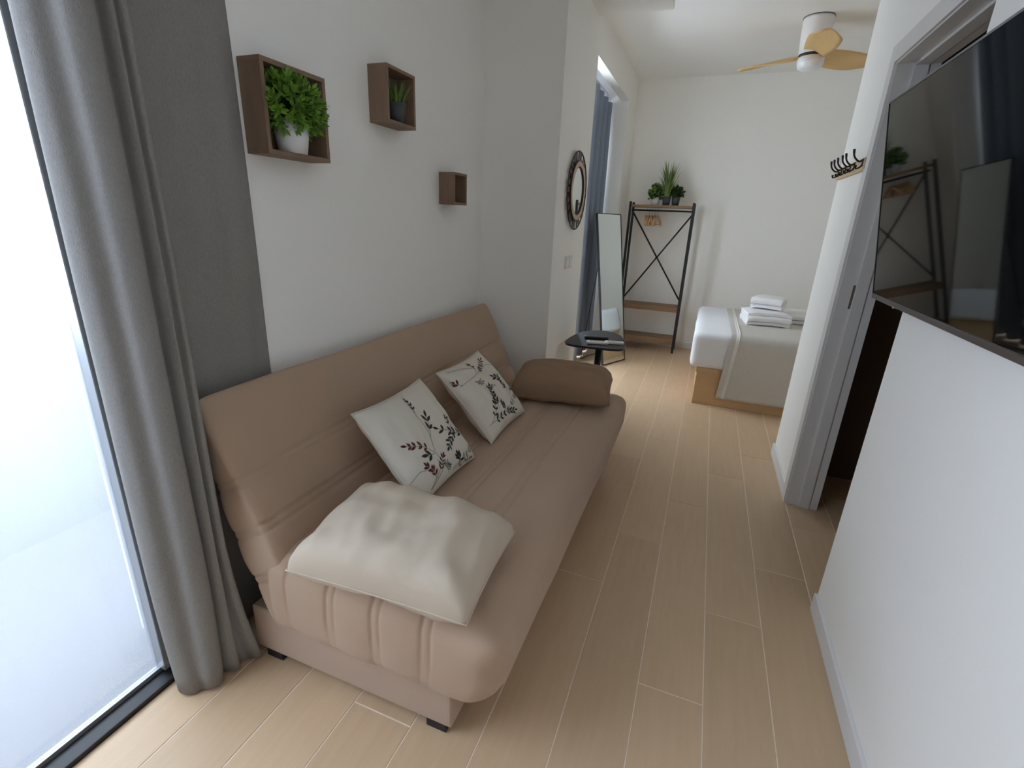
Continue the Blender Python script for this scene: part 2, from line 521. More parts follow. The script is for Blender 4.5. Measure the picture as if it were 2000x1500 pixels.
# seat: x from -1.10 to -0.335, z 0.15..0.445
SX0, SX1, SZ0, SZ1 = -1.12, -0.338, 0.145, 0.447
scx, scz, scy = (SX0 + SX1) / 2, (SZ0 + SZ1) / 2, (SY0 + SY1) / 2
hx, hy, hz = (SX1 - SX0) / 2, (SY1 - SY0) / 2, (SZ1 - SZ0) / 2
seams_x = [-1.01, -0.862, -0.836, -0.707, -0.681, -0.553, -0.527]
def smooth01(t):
    t = max(0.0, min(1.0, t))
    return t * t * (3 - 2 * t)
def seat_fn(p, n):
    q = p.copy()
    wx = q.x + scx
    top = max(0.0, n.z)
    end = abs(n.y)
    ch = [-1.16, -1.01, -0.849, -0.694, -0.54, -0.338]
    pf = 0
    for a, b in zip(ch, ch[1:]):
        if a <= wx <= b:
            pf = math.sin(math.pi * (wx - a) / (b - a))
    low = smooth01((-q.z + 0.03) / 0.1)                 # seams fade out towards the base
    g = seam(wx, seams_x, 0.0055, 0.0045) * (top + end * (1 - 0.7 * low))
    q += n * (0.006 * pf * (top + end)) - n * g
    q += n * noise.noise(Vector((wx * 7, q.y * 2.2, q.z * 6))) * 0.005
    # ends belly out a little at mid height
    q.y += math.copysign(0.012 * math.cos(min(1.5, abs(q.z) / hz * 1.5)), q.y) * smooth01((abs(q.y) - (hy - 0.2)) / 0.2)
    # front nose: bellies at mid height, tucks in below, rolls off above
    fx = smooth01((q.x - (hx - 0.30)) / 0.30)
    t = max(0.0, -q.z / hz)
    q.x += fx * (0.018 * math.cos(q.z / hz * 1.4) - 0.055 * t * t)
    q.z -= 0.016 * fx * fx * smooth01(q.z / hz)
    c = smooth01((q.x - (hx - 0.12)) / 0.12) * smooth01((abs(q.y) - (hy - 0.12)) / 0.12) * smooth01(q.z / hz * 1.3)
    q += Vector((0.022 * c, math.copysign(0.016 * c, q.y), 0.014 * c))
    return q
me = rounded_box((hx, hy, hz), 0.08, (200, 60, 28), seat_fn)
seat = new_obj('seat_cushion', me, SOFA, sofa, Vector((scx, scy, scz)) - sofa.location, smooth=True)

# back: leaning wedge, local x = thickness (+ to the front), z = along the slope
p_top, p_bot = Vector((-1.262, 0, 0.895)), Vector((-0.99, 0, 0.33))
sl = p_top - p_bot
tilt = math.atan2(-sl.x, sl.z)
L_back = sl.length + 0.14
seams_z = [-0.20, -0.176, -0.045, -0.021, 0.112, 0.136]
bhy = hy - 0.005
def back_fn(p, n):
    q = p.copy()
    t = (q.z + L_back / 2) / L_back          # 0 bottom .. 1 top
    thick = 0.205 * (1 - t) + 0.070 * t
    q.x = q.x / 0.10 * thick / 2
    q.x += -thick / 2                       # front face stays in the slope plane
    front = abs(n.x) if n.x > 0 else 0
    end = abs(n.y)
    ch = [-0.40, -0.188, -0.033, 0.124, 0.36]
    pf = 0
    for a, b in zip(ch, ch[1:]):
        if a <= p.z <= b:
            pf = math.sin(math.pi * (p.z - a) / (b - a))
    edge = min(1.0, max(0.0, (bhy - abs(q.y)) / 0.22))
    q += n * 0.007 * pf * (front + 0.7 * end)
    q -= n * seam(p.z, seams_z, 0.006, 0.0048) * (front + 0.9 * end)
    q += n * noise.noise(Vector((p.x * 8, p.y * 2.0, p.z * 8))) * 0.006
    if q.x < -0.05 and t < 0.35:
        q.x += (0.35 - t) * 0.1
    # rear upper corner stays short of the wall
    return q
me = rounded_box((0.10, bhy, L_back / 2), 0.036, (18, 60, 120), back_fn)
cb = p_bot + sl.normalized() * (L_back / 2 - 0.13)
backo = new_obj('back_cushion', me, SOFA, sofa, Vector((cb.x, scy, cb.z)) - sofa.location, (0, -tilt, 0), smooth=True)

# ================================================================== CUSHIONS
def cushion_pt(u, v, side, wd, ht, th, seed=0, wr=0.006, pinch=0.07, ex=0.55, flat=1.0):
    """u,v in -1..1 ; side +1/-1"""
    x = u * wd / 2 * (1 - pinch * (1 - u * u * 0.0) * (1 - v * v) * abs(u) ** 1.5 * 0.0 - pinch * (1 - v * v) * abs(u) ** 3)
    y = v * ht / 2 * (1 - pinch * (1 - u * u) * abs(v) ** 3)
    pr = max(0.0, (1 - u ** 4) * (1 - v ** 4)) ** ex
    z = side * th / 2 * pr * (1.0 if side > 0 else flat)
    k = pr
    nz = noise.noise(Vector((u * 2.3 + seed, v * 2.3, side * 3.0 + seed))) * wr * 1.6 + noise.noise(Vector((u * 6 + seed, v * 2.5 + 4, side + seed))) * wr
    z += nz * min(1, k * 2)
    return Vector((x, y, z))

def make_cushion(name, wd, ht, th, m, seed, parent_root, n=44, wr=0.006, pinch=0.07, ex=0.55, flat=1.0):
    verts, faces, idx = [], [], {}
    for s in (1, -1):
        for i in range(n + 1):
            for j in range(n + 1):
                if s == -1 and (i in (0, n) or j in (0, n)):
                    idx[(s, i, j)] = idx[(1, i, j)]
                    continue
                idx[(s, i, j)] = len(verts)
                verts.append(tuple(cushion_pt(2 * i / n - 1, 2 * j / n - 1, s, wd, ht, th, seed, wr, pinch, ex, flat)))
        for i in range(n):
            for j in range(n):
                f = (idx[(s, i, j)], idx[(s, i + 1, j)], idx[(s, i + 1, j + 1)], idx[(s, i, j + 1)])
                faces.append(f if s == 1 else f[::-1])
    me = bpy.data.meshes.new(name)
    me.from_pydata(verts, [], faces)
    me.update()
    return new_obj('cover', me, m, parent_root, smooth=True)

def cushion_root(name, origin, ux, vy):
    """frame from in-plane axes"""
    X = Vector(ux).normalized(); Z = X.cross(Vector(vy)).normalized(); Y = Z.cross(X)
    o = empty(name)
    mm = Matrix.Identity(4)
    for i in range(3):
        mm[i][0], mm[i][1], mm[i][2], mm[i][3] = X[i], Y[i], Z[i], origin[i]
    o.matrix_world = mm
    return o

def piping(root, wd, ht, pinch, m, r=0.003):
    pts = []
    n = 24
    ring = [(-1 + 2 * k / n, -1) for k in range(n)] + [(1, -1 + 2 * k / n) for k in range(n)] + [(1 - 2 * k / n, 1) for k in range(n)] + [(-1, 1 - 2 * k / n) for k in range(n)]
    for u, v in ring + [ring[0]]:
        pts.append(cushion_pt(u, v, 1, wd, ht, 0.1, 0, 0.0, pinch))
    tube('seam_piping', pts, r, m, root, seg=6)

# homography helper for print layout (four photo corners -> cushion u,v)
def homog(src):
    dst = [(-1, 1), (1, 1), (1, -1), (-1, -1)]
    A = []
    bb = []
    for (x, y), (u, v) in zip(src, dst):
        A.append([x, y, 1, 0, 0, 0, -u * x, -u * y]); bb.append(u)
        A.append([0, 0, 0, x, y, 1, -v * x, -v * y]); bb.append(v)
    h = np.linalg.solve(np.array(A, float), np.array(bb, float))
    Hm = np.append(h, 1).reshape(3, 3)
    def f(x, y):
        q = Hm @ np.array([x, y, 1.0])
        return q[0] / q[2], q[1] / q[2]
    return f

def print_sprigs(root, sprigs, uvf, wd, ht, th, seed, wr, pinch):
    mats_ = {'d': ('charcoal_leaf_print', LEAF_D), 'r': ('maroon_leaf_print', LEAF_R), 'g': ('grey_stem_print', LEAF_G)}
    geo = {k: ([], []) for k in mats_}
    def onsurf(u, v, lift=0.0012):
        u = max(-.97, min(.97, u)); v = max(-.97, min(.97, v))
        p = cushion_pt(u, v, 1, wd, ht, th, seed, wr, pinch)
        e = 0.01
        a = cushion_pt(u + e, v, 1, wd, ht, th, seed, wr, pinch) - p
        b = cushion_pt(u, v + e, 1, wd, ht, th, seed, wr, pinch) - p
        return p + a.cross(b).normalized() * lift
    def ribbon(key, pts, width):
        V, F = geo[key]
        s = len(V)
        for i, (u, v) in enumerate(pts):
            a = pts[max(0, i - 1)]; b = pts[min(len(pts) - 1, i + 1)]
            du, dv = b[0] - a[0], b[1] - a[1]
            l = math.hypot(du, dv) or 1
            wv = width[i] if isinstance(width, list) else width
            V.append(tuple(onsurf(u - dv / l * wv, v + du / l * wv)))
            V.append(tuple(onsurf(u + dv / l * wv, v - du / l * wv)))
        for i in range(len(pts) - 1):
            k = s + 2 * i
            F.append((k, k + 1, k + 3, k + 2))
    def leaf(key, u, v, ang, ln, wd_):
        n = 5
        pts = [(u + math.cos(ang) * ln * k / n, v + math.sin(ang) * ln * k / n) for k in range(n + 1)]
        ribbon(key, pts, [wd_ * math.sin(math.pi * min(0.98, max(0.03, k / n))) for k in range(n + 1)])
    for (stem, key, count, ln, start) in sprigs:
        uv = [uvf(x, y) for x, y in stem]
        path = [(p.x, p.y) for p in catmull([Vector((a, b, 0)) for a, b in uv], 8)]
        ribbon('g' if key != 'g' else 'g', path, 0.006)
        n = len(path)
        for k in range(count):
            t = start + (1 - start) * (k + 0.5) / count
            i = min(n - 2, int(t * (n - 1)))
            du, dv = path[i + 1][0] - path[i][0], path[i + 1][1] - path[i][1]
            a0 = math.atan2(dv, du)
            for sgn in (1, -1):
                leaf(key, path[i][0], path[i][1], a0 + sgn * random.uniform(0.5, 0.9), ln * random.uniform(0.75, 1.2), ln * 0.20)
        a0 = math.atan2(path[-1][1] - path[-2][1], path[-1][0] - path[-2][0])
        if count:
            leaf(key, path[-1][0], path[-1][1], a0, ln, ln * 0.20)
    for k, (V, F) in geo.items():
        if F:
            me = bpy.data.meshes.new(mats_[k][0])
            me.from_pydata(V, [], F)
            me.update()
            o = new_obj(mats_[k][0], me, mats_[k][1], root)
            o['kind'] = 'stuff'

def crop(x, y):      # positions read off a 600x450 px view of the photograph
    return 660 + x / 3.3333, 660 + y / 3.3333
def S(pts, key, count, ln, start=0.3):
    return ([crop(*p) for p in pts], key, count, ln, start)

# cushion A (near printed)
cw, ch_, ct = 0.435, 0.40, 0.12
A0, A1 = Vector((-0.785, 1.237, 0.462)), Vector((-0.785, 1.668, 0.462))
up_a = Vector((-0.255, 0, 0.30))
ca = (A0 + A1) / 2 + up_a.normalized() * ch_ / 2
ra = cushion_root('printed_cushion', ca, (0, 1, 0), up_a)
tag(ra, 'cream leaf-print cushion nearer the window, leaning on the sofa back', 'cushion', 'leaf print cushions')
cva = make_cushion('cover', cw, ch_, ct, LINEN, 3.1, ra, wr=0.004)
piping(ra, cw, ch_, 0.07, LINEN)
fa = homog([(697, 812), (825, 757), (927, 890), (820, 992)])
sprA = [
    S([(590, 1000), (632, 860), (575, 770), (540, 670), (465, 565), (435, 510)], 'g', 0, 0.1),
    S([(455, 545), (435, 505), (410, 470)], 'd', 3, 0.10, 0.1),
    S([(548, 690), (545, 630), (525, 570)], 'd', 2, 0.16, 0.3),
    S([(570, 775), (500, 745), (400, 738)], 'r', 4, 0.13, 0.35),
    S([(575, 780), (555, 790), (530, 795)], 'd', 1, 0.17, 0.2),
    S([(600, 930), (570, 890), (530, 862)], 'r', 4, 0.12, 0.1),
    S([(585, 1000), (610, 890), (625, 800)], 'r', 4, 0.10, 0.5),
    S([(590, 820), (640, 855), (680, 850)], 'd', 3, 0.09, 0.3),
    S([(440, 960), (480, 900), (520, 885)], 'g', 0, 0.1),
    S([(800, 660), (720, 655), (600, 635)], 'd', 4, 0.14, 0.3),
    S([(715, 655), (680, 690), (665, 740)], 'd', 4, 0.13, 0.1),
    S([(720, 640), (690, 540), (640, 470)], 'd', 5, 0.13, 0.2),
    S([(700, 640), (660, 600), (645, 575)], 'd', 2, 0.10, 0.3),
    S([(720, 600), (720, 570), (735, 545)], 'g', 3, 0.12, 0.1),
    S([(720, 870), (760, 820), (740, 790)], 'd', 3, 0.13, 0.4),
    S([(730, 880), (790, 800), (830, 720)], 'g', 5, 0.13, 0.2),
    S([(760, 850), (830, 800), (860, 790)], 'd', 3, 0.09, 0.3),
    S([(800, 660), (815, 640), (825, 615)], 'd', 2, 0.08, 0.1),
    S([(690, 900), (680, 870), (660, 850)], 'g', 3, 0.12, 0.1),
]
print_sprigs(cva, sprA, fa, cw, ch_, ct, 3.1, 0.004, 0.07)

# cushion B (far printed)
B0, B1 = Vector((-0.768, 1.815, 0.462)), Vector((-0.775, 2.25, 0.462))
up_b = Vector((-0.275, 0.0, 0.285))
cb_ = (B0 + B1) / 2 + up_b.normalized() * ch_ / 2
rb = cushion_root('printed_cushion', cb_, (0, 1, 0), up_b)
tag(rb, 'cream leaf-print cushion beside the brown bolster', 'cushion', 'leaf print cushions')
cvb = make_cushion('cover', cw, ch_, ct, LINEN, 8.7, rb, wr=0.006)
piping(rb, cw, ch_, 0.07, LINEN)
fb = homog([(855, 740), (930, 695), (1025, 800), (963, 866)])
sprB = [
    S([(770, 370), (840, 310), (900, 240), (980, 220)], 'g', 0, 0.1),
    S([(780, 365), (745, 350), (715, 345)], 'r', 3, 0.13, 0.2),
    S([(850, 300), (870, 250), (880, 200)], 'r', 5, 0.12, 0.1),
    S([(840, 300), (820, 260), (800, 240)], 'r', 2, 0.09, 0.3),
    S([(690, 280), (760, 265), (830, 270)], 'g', 0, 0.1),
    S([(960, 230), (985, 245), (1000, 240)], 'd', 3, 0.12, 0.1),
    S([(1050, 370), (1000, 330), (955, 310)], 'd', 4, 0.14, 0.1),
    S([(1060, 380), (1010, 350), (990, 300)], 'd', 4, 0.12, 0.2),
    S([(1000, 500), (960, 440), (935, 380)], 'd', 5, 0.16, 0.1),
    S([(970, 590), (980, 520), (960, 460)], 'd', 3, 0.12, 0.2),
    S([(960, 600), (1010, 560), (1060, 510), (1110, 500)], 'd', 6, 0.14, 0.2),
    S([(1060, 520), (1090, 440), (1110, 380)], 'g', 6, 0.14, 0.1),
    S([(1050, 520), (1030, 490), (1015, 465)], 'd', 3, 0.12, 0.2),
    S([(1060, 400), (1070, 370), (1110, 360)], 'd', 3, 0.10, 0.2),
    S([(870, 330), (860, 350), (880, 345)], 'g', 3, 0.12, 0.2),
    S([(900, 390), (920, 370), (950, 365)], 'g', 3, 0.10, 0.2),
]
print_sprigs(cvb, sprB, fb, cw, ch_, ct, 8.7, 0.006, 0.07)

# cushion C (beige, near end)
rc = cushion_root('beige_cushion', Vector((-0.675, 0.995, 0.505)), (1, 0.05, 0.0), (-0.05, 1, 0.05))
tag(rc, 'plain light beige rectangular cushion on the near sofa end', 'cushion')
make_cushion('cover', 0.53, 0.37, 0.245, BEIGE, 1.7, rc, n=64, wr=0.009, pinch=0.03, ex=0.34, flat=0.3)
piping(rc, 0.53, 0.37, 0.03, BEIGE, 0.0025)
# cushion D (brown, far end)
rd = cushion_root('brown_bolster', Vector((-0.665, 2.585, 0.512)), (1, 0.14, 0.01), (-0.14, 1, 0.10))
tag(rd, 'plain dark taupe bolster cushion on the far sofa end', 'cushion')
make_cushion('cover', 0.55, 0.36, 0.25, TAUPE, 5.3, rd, n=56, wr=0.005, pinch=0.03, ex=0.36, flat=0.3)
piping(rd, 0.55, 0.36, 0.03, TAUPE, 0.0025)

# ================================================================== CURTAINS
def curtain(root, name, plan, z0, z1, m, sway, nz=40, per=7, thick=0.003, foot=None):
    base_pts = catmull([Vector((x, y, 0)) for x, y in plan], per)
    rows = []
    for k in range(nz + 1):
        t = k / nz
        z = z0 + (z1 - z0) * t
        row = []
        for i, p in enumerate(base_pts):
            s = i / (len(base_pts) - 1)
            d = Vector((noise.noise(Vector((s * 6, t * 2.2, sway))), noise.noise(Vector((s * 6 + 9, t * 2.2, sway))), 0)) * 0.012
            q = p + d
            if foot and t < 0.2:
                f = (0.2 - t) / 0.2
                q = q + Vector(foot(s)) * f * f
            row.append(Vector((q.x, q.y, z + (0.006 * math.sin(s * 25) if k == 0 else 0))))
        rows.append(row)
    return sheet(name, rows, m, root, thick)

# living-room curtain: gathered front folds and a flat rear length against the wall
cur = empty('curtain', (-1.27, 0.85, 0))
tag(cur, 'long grey woven curtain gathered between window and sofa', 'curtain')
front = [(-1.33, 0.74), (-1.335, 0.70), (-1.305, 0.675), (-1.268, 0.684), (-1.250, 0.712), (-1.222, 0.724), (-1.204, 0.748), (-1.210, 0.768), (-1.238, 0.777), (-1.236, 0.787), (-1.208, 0.792),
         (-1.202, 0.803), (-1.224, 0.812), (-1.222, 0.818), (-1.200, 0.822), (-1.198, 0.836), (-1.232, 0.846), (-1.28, 0.850)]
c1 = curtain(None, 'front_folds', front, 0.012, 2.62, CURT, 2.0, foot=lambda s: (0.010 * math.sin(s * 9) + 0.04 * max(0, s - 0.6), 0.010 * math.cos(s * 7) + 0.08 * max(0, s - 0.55), 0))
local(c1, cur)
rear = [(-1.28, 0.853), (-1.310, 0.88), (-1.322, 0.93), (-1.330, 0.98), (-1.322, 1.03), (-1.326, 1.08), (-1.318, 1.13), (-1.328, 1.17), (-1.338, 1.195)]
def rear_rows():
    base_pts = catmull([Vector((x, y, 0)) for x, y in rear], 5)
    rows = []
    for k in range(31):
        z = 0.015 + (2.62 - 0.015) * k / 30
        sq = max(0.0, (1.15 - z) / 0.45)
        row = []
        for i, p in enumerate(base_pts):
            s = i / (len(base_pts) - 1)
            d = noise.noise(Vector((s * 5, z * 1.1, 7.0))) * 0.008
            x = p.x + d
            k2 = smooth01((1.25 - z) / 0.3)
            x = x * (1 - k2) + min(x, -1.343 + 0.004 * math.sin(s * 20)) * k2
            row.append(Vector((max(x, -1.350), p.y + 0.03 * (1.0 - k / 30) * 0.0, z)))
        rows.append(row)
    return rows
local(sheet('rear_length', rear_rows(), CURT, None, 0.003), cur)

cur2 = empty('bedroom_curtain', (-1.1, 5.0, 0))
tag(cur2, 'slate blue curtain hanging in the bedroom window recess', 'curtain')
pl2 = []
pl2 = [(-1.25, 4.84), (-1.24, 4.80), (-1.19, 4.79), (-1.145, 4.83), (-1.14, 4.91), (-1.17, 4.96), (-1.235, 4.99), (-1.235, 5.05), (-1.17, 5.08), (-1.145, 5.13), (-1.16, 5.20), (-1.23, 5.23), (-1.235, 5.29), (-1.17, 5.33), (-1.148, 5.39),
       (-1.17, 5.45), (-1.23, 5.48), (-1.23, 5.54), (-1.17, 5.57), (-1.155, 5.63), (-1.19, 5.685)]
local(curtain(None, 'drape', pl2, 0.02, 2.57, CURT2, 11.0, per=6), cur2)
local(tube('rail', [(-1.19, 3.70, 2.625), (-1.19, 5.69, 2.625)], 0.012, TRIM, None), cur2)
for yy in (4.82, 5.0, 5.17, 5.34, 5.50, 5.66):
    local(tube('hook', [(-1.19, yy, 2.625), (-1.19, yy, 2.56)], 0.004, ALU, None, seg=6), cur2)

# ================================================================== WALL SHELVES
def wall_shelf(y0, y1, z0, z1, dep, label, th=0.014):
    r = empty('box_shelf', (LW, (y0 + y1) / 2, z0))
    tag(r, label, 'shelf', 'wooden box shelves on the left wall')
    X0, X1 = LW + 0.001, LW + dep
    for n, lo, hi in (('top_board', (X0, y0, z1 - th), (X1, y1, z1)), ('bottom_board', (X0, y0, z0), (X1, y1, z0 + th)),
                      ('side_board', (X0, y0, z0 + th), (X1, y0 + th, z1 - th)), ('side_board', (X0, y1 - th, z0 + th), (X1, y1, z1 - th)),
                      ('back_board', (X0, y0 + th, z0 + th), (X0 + 0.005, y1 - th, z1 - th))):
        local(box(n, lo, hi, SHELFW, bevel=0.001, seg=1), r)
    return r
wall_shelf(1.224, 1.488, 1.572, 1.828, 0.088, 'largest square wooden wall box holding the bushy plant', 0.014)
wall_shelf(1.837, 2.041, 1.760, 1.965, 0.090, 'middle-sized square wooden wall box holding the grassy plant', 0.013)
wall_shelf(2.394, 2.540, 1.472, 1.627, 0.090, 'smallest empty wooden wall box', 0.012)

# ================================================================== PLANTS
def pot_mesh(rt, rb, h, th=0.004):
    return [(0, 0), (rb, 0), (rb + (rt - rb) * 0.5, h * 0.5), (rt, h), (rt - th, h), (rt - th - 0.002, h * 0.82), (0, h * 0.82)]

def leaf_mesh(name, ln, wd, m, curl=0.3, n=4):
    V, F = [], []
    for k in range(n + 1):
        t = k / n
        w_ = wd / 2 * math.sin(math.pi * min(0.97, 0.12 + 0.85 * t)) if t < 1 else 0.0008
        z = curl * ln * (t * t)
        V += [(t * ln, -w_, z + 0.15 * w_), (t * ln, 0, z - 0.1 * w_), (t * ln, w_, z + 0.15 * w_)]
    for k in range(n):
        a = 3 * k
        F += [(a, a + 1, a + 4, a + 3), (a + 1, a + 2, a + 5, a + 4)]
    me = bpy.data.meshes.new(name)
    me.from_pydata(V, [], F)
    me.materials.append(m)
    return me

def sprig_mesh(name, leaves, ln, wd, height, m):
    """a short stem with rosette-like leaves all round; along +Z"""
    V, F = [], []
    for k in range(leaves):
        t = k / max(1, leaves - 1)
        a = k * 2.399
        el = 0.2 + 1.0 * t
        L0 = ln * (1 - 0.35 * t) * random.uniform(0.85, 1.15)
        base_p = Vector((0, 0, height * t))
        d = Vector((math.cos(a) * math.cos(el), math.sin(a) * math.cos(el), math.sin(el)))
        s = Vector((-math.sin(a), math.cos(a), 0))
        nn = s.cross(d)
        o = len(V)
        prof = (0.25, 0.85, 1.0, 0.7, 0.08)
        for i, wv in enumerate(prof):
            q = base_p + d * L0 * i / 4 + nn * (-0.10 * L0 * (i / 4) ** 2)
            V.append(tuple(q - s * wd * wv / 2 + nn * 0.1 * wd)); V.append(tuple(q)); V.append(tuple(q + s * wd * wv / 2 + nn * 0.1 * wd))
        for i in range(4):
            b = o + 3 * i
            F += [(b, b + 1, b + 4, b + 3), (b + 1, b + 2, b + 5, b + 4)]
    me = bpy.data.meshes.new(name)
    me.from_pydata(V, [], F)
    me.materials.append(m)
    me.polygons.foreach_set('use_smooth', [True] * len(me.polygons))
    return me

def orient(o, d, roll=0.0):
    o.rotation_mode = 'QUATERNION'
    q = Vector((0, 0, 1)).rotation_difference(Vector(d).normalized())
    o.rotation_quaternion = q @ Matrix.Rotation(roll, 3, 'Z').to_quaternion()

def bush(name, loc, label, pot_m, rt, rb, ph, crown, n, sprigs, rad, low=-0.35, group=None, lim=None, scl=(1, 1, 1), stem_m=LEAF3):
    r = empty(name, loc)
    tag(r, label, 'plant', group)
    lathe('pot', pot_mesh(rt, rb, ph), pot_m, r)
    bm = bmesh.new()
    cz = ph + crown
    i = 0
    tries = 0
    heads = []
    while i < n and tries < n * 20:
        tries += 1
        a = random.uniform(0, 2 * math.pi)
        s = random.uniform(low, 1)
        c = math.sqrt(max(0, 1 - s * s))
        d = Vector((math.cos(a) * c, math.sin(a) * c, s))
        k = random.uniform(0.72, 1.0)
        p = Vector((d.x * rad * k * scl[0], d.y * rad * k * scl[1], cz + d.z * rad * k * scl[2]))
        if lim and not lim(p + Vector(loc)):
            continue
        heads.append((p, d))
        i += 1
    for p, d in heads:
        o = new_obj('sprig', random.choice(sprigs), None, r, p - d * 0.012)
        orient(o, d + Vector((0, 0, 0.3)), random.uniform(0, 6.28))
        bm_tube(bm, [(0, 0, ph * 0.8), (p.x * 0.4, p.y * 0.4, (ph + p.z) / 2), p], 0.0012, 4, False)
    new_obj('stems', mesh_from_bm(bm, 'stems'), stem_m, r)
    return r

SPR_BIG = [sprig_mesh('sprig', 10, 0.031, 0.0105, 0.026, LEAF1) for _ in range(4)]
bush('potted_bush', (LW + 0.058, 1.352, 1.586), 'bushy green plant in a white pot, in the largest wall box', POTW, 0.055, 0.043, 0.092, 0.042, 130, SPR_BIG, 0.088, -0.85,
     lim=lambda p: p.x > LW + 0.012 and (p.z < 1.802) and p.y > 1.243 and (p.x > LW + 0.085 or p.y < 1.470), scl=(0.95, 1.28, 1.0))

def grass(name, loc, label, pot_m, rt, rb, ph, n, hmin, hmax, spread, m, group=None, lim=None, wd=0.005):
    r = empty(name, loc)
    tag(r, label, 'plant', group)
    lathe('pot', pot_mesh(rt, rb, ph), pot_m, r)
    for k in range(n):
        a = random.uniform(0, 2 * math.pi)
        h = random.uniform(hmin, hmax)
        s0 = random.uniform(0, rt * 0.7)
        out = spread * random.uniform(0.2, 1.0)
        V, F = [], []
        dx, dy = math.cos(a), math.sin(a)
        for i in range(6):
            t = i / 5
            w_ = wd / 2 * (1 - t ** 2) + 0.0004
            cx = dx * (s0 + out * t ** 1.7); cy_ = dy * (s0 + out * t ** 1.7)
            if lim:
                cx, cy_ = lim(cx, cy_)
            z = ph * 0.8 + h * t - 0.15 * out * t * t
            V += [(cx - dy * w_, cy_ + dx * w_, z), (cx + dx * w_ * 0.6, cy_ + dy * w_ * 0.6, z), (cx + dy * w_, cy_ - dx * w_, z)]
        for i in range(5):
            b = 3 * i
            F += [(b, b + 1, b + 4, b + 3), (b + 1, b + 2, b + 5, b + 4)]
        me = bpy.data.meshes.new('blade')
        me.from_pydata(V, [], F)
        new_obj('blade', me, m, r)
    return r
grass('potted_grass', (LW + 0.054, 1.950, 1.773), 'small grassy plant in a dark grey pot, in the middle wall box', POTG, 0.040, 0.031, 0.075, 90, 0.06, 0.105, 0.07, LEAF2, lim=lambda x, y: (max(-0.04, min(0.055, x)), max(-0.08, min(0.075, y))), wd=0.006)

# ================================================================== SIDE TABLE + REMOTES
TZ = 0.62
tb = empty('side_table', (-0.63, 3.40, 0))
tag(tb, 'black metal side table with a rounded top behind the sofa', 'table')
outline = [(-0.842, 3.235), (-0.835, 3.42), (-0.80, 3.60), (-0.72, 3.70), (-0.62, 3.72), (-0.52, 3.62), (-0.455, 3.42), (-0.432, 3.27), (-0.46, 3.19), (-0.60, 3.165), (-0.74, 3.155), (-0.81, 3.175)]
sm = catmull([Vector((x, y, 0)) for x, y in outline + [outline[0]]], 5)[:-1]
bm = bmesh.new()
bm_prism(bm, [(p.x, p.y) for p in sm], TZ - 0.014, TZ)
es = [e for e in bm.edges if abs(e.verts[0].co.z - e.verts[1].co.z) < 1e-6]
bmesh.ops.bevel(bm, geom=es, offset=0.003, segments=2, affect='EDGES')
local(new_obj('table_top', mesh_from_bm(bm, 'table_top'), BLACKM), tb)
lathe('pole', [(0, 0.012), (0.024, 0.012), (0.024, TZ - 0.014), (0, TZ - 0.014)], BLACKM, tb, 20)
lathe('foot_plate', [(0, 0), (0.14, 0), (0.14, 0.008), (0.13, 0.012), (0, 0.012)], BLACKM, tb, 40)

def remote(name, c, ang, ln, wd, m, keym, label):
    r = empty(name, (c[0], c[1], TZ), (0, 0, ang))
    tag(r, label, 'remote control')
    me = rounded_box((ln / 2, wd / 2, 0.009), 0.006, (16, 8, 4))
    new_obj('body', me, m, r, (0, 0, 0.009), smooth=True)
    for i in range(5):
        for j in (-1, 0, 1):
            box('key', (-ln * 0.32 + i * ln * 0.13, j * wd * 0.26 - 0.003, 0.0175), (-ln * 0.32 + i * ln * 0.13 + 0.008, j * wd * 0.26 + 0.003, 0.0195), keym, r)
    return r
remote('remote_control', (-0.62, 3.27), 0.25, 0.15, 0.042, REMW, REMG, 'white remote control, left of the two white ones on the black table')
remote('remote_control', (-0.515, 3.33), 0.25, 0.13, 0.042, REMW, REMG, 'white remote control, right of the two white ones on the black table')
remote('remote_control', (-0.66, 3.42), 0.30, 0.17, 0.042, REMK, REMB, 'black remote control behind the white ones on the table')

# ================================================================== ROUND WALL MIRROR
mr = empty('round_mirror', (-0.878, 3.325, 1.598), (0, math.pi / 2, 0))
tag(mr, 'round mirror with an openwork slatted rim on the white pier', 'mirror')
def ring(name, r0, r1, z0, z1, m, parent, seg=56):
    bm = bmesh.new()
    prof = [(r0, z0), (r1, z0), (r1, z1), (r0, z1), (r0, z0)]
    bm_lathe(bm, prof, seg)
    return new_obj(name, mesh_from_bm(bm, name), m, parent, smooth=False)
Rm = 0.236
tube('outer_ring', [(Rm * math.cos(a), Rm * math.sin(a), 0.018) for a in (2 * math.pi * k / 64 for k in range(65))], 0.004, WICK, mr, 8)
ring('back_ring', 0.178, 0.185, 0.002, 0.027, WICK, mr)
ring('wood_ring', 0.148, 0.178, 0.002, 0.028, BEIGER, mr)
ring('inner_rim', 0.144, 0.148, 0.002, 0.027, WICK, mr)
lathe('mirror_glass', [(0, 0.020), (0.145, 0.020), (0.145, 0.006), (0, 0.006)], MIRROR, mr, 56, smooth=False)
bmS = bmesh.new()
bm_box(bmS, (0.183, -0.014, 0.014), (Rm, 0.014, 0.018), 0.0)
slat_me = mesh_from_bm(bmS, 'slat'); slat_me.materials.append(GREYSL)
for k in range(24):
    new_obj('slat', slat_me, None, mr, (0, 0, 0), (0, 0, 2 * math.pi * (k + 0.18 * (k % 2)) / 24))

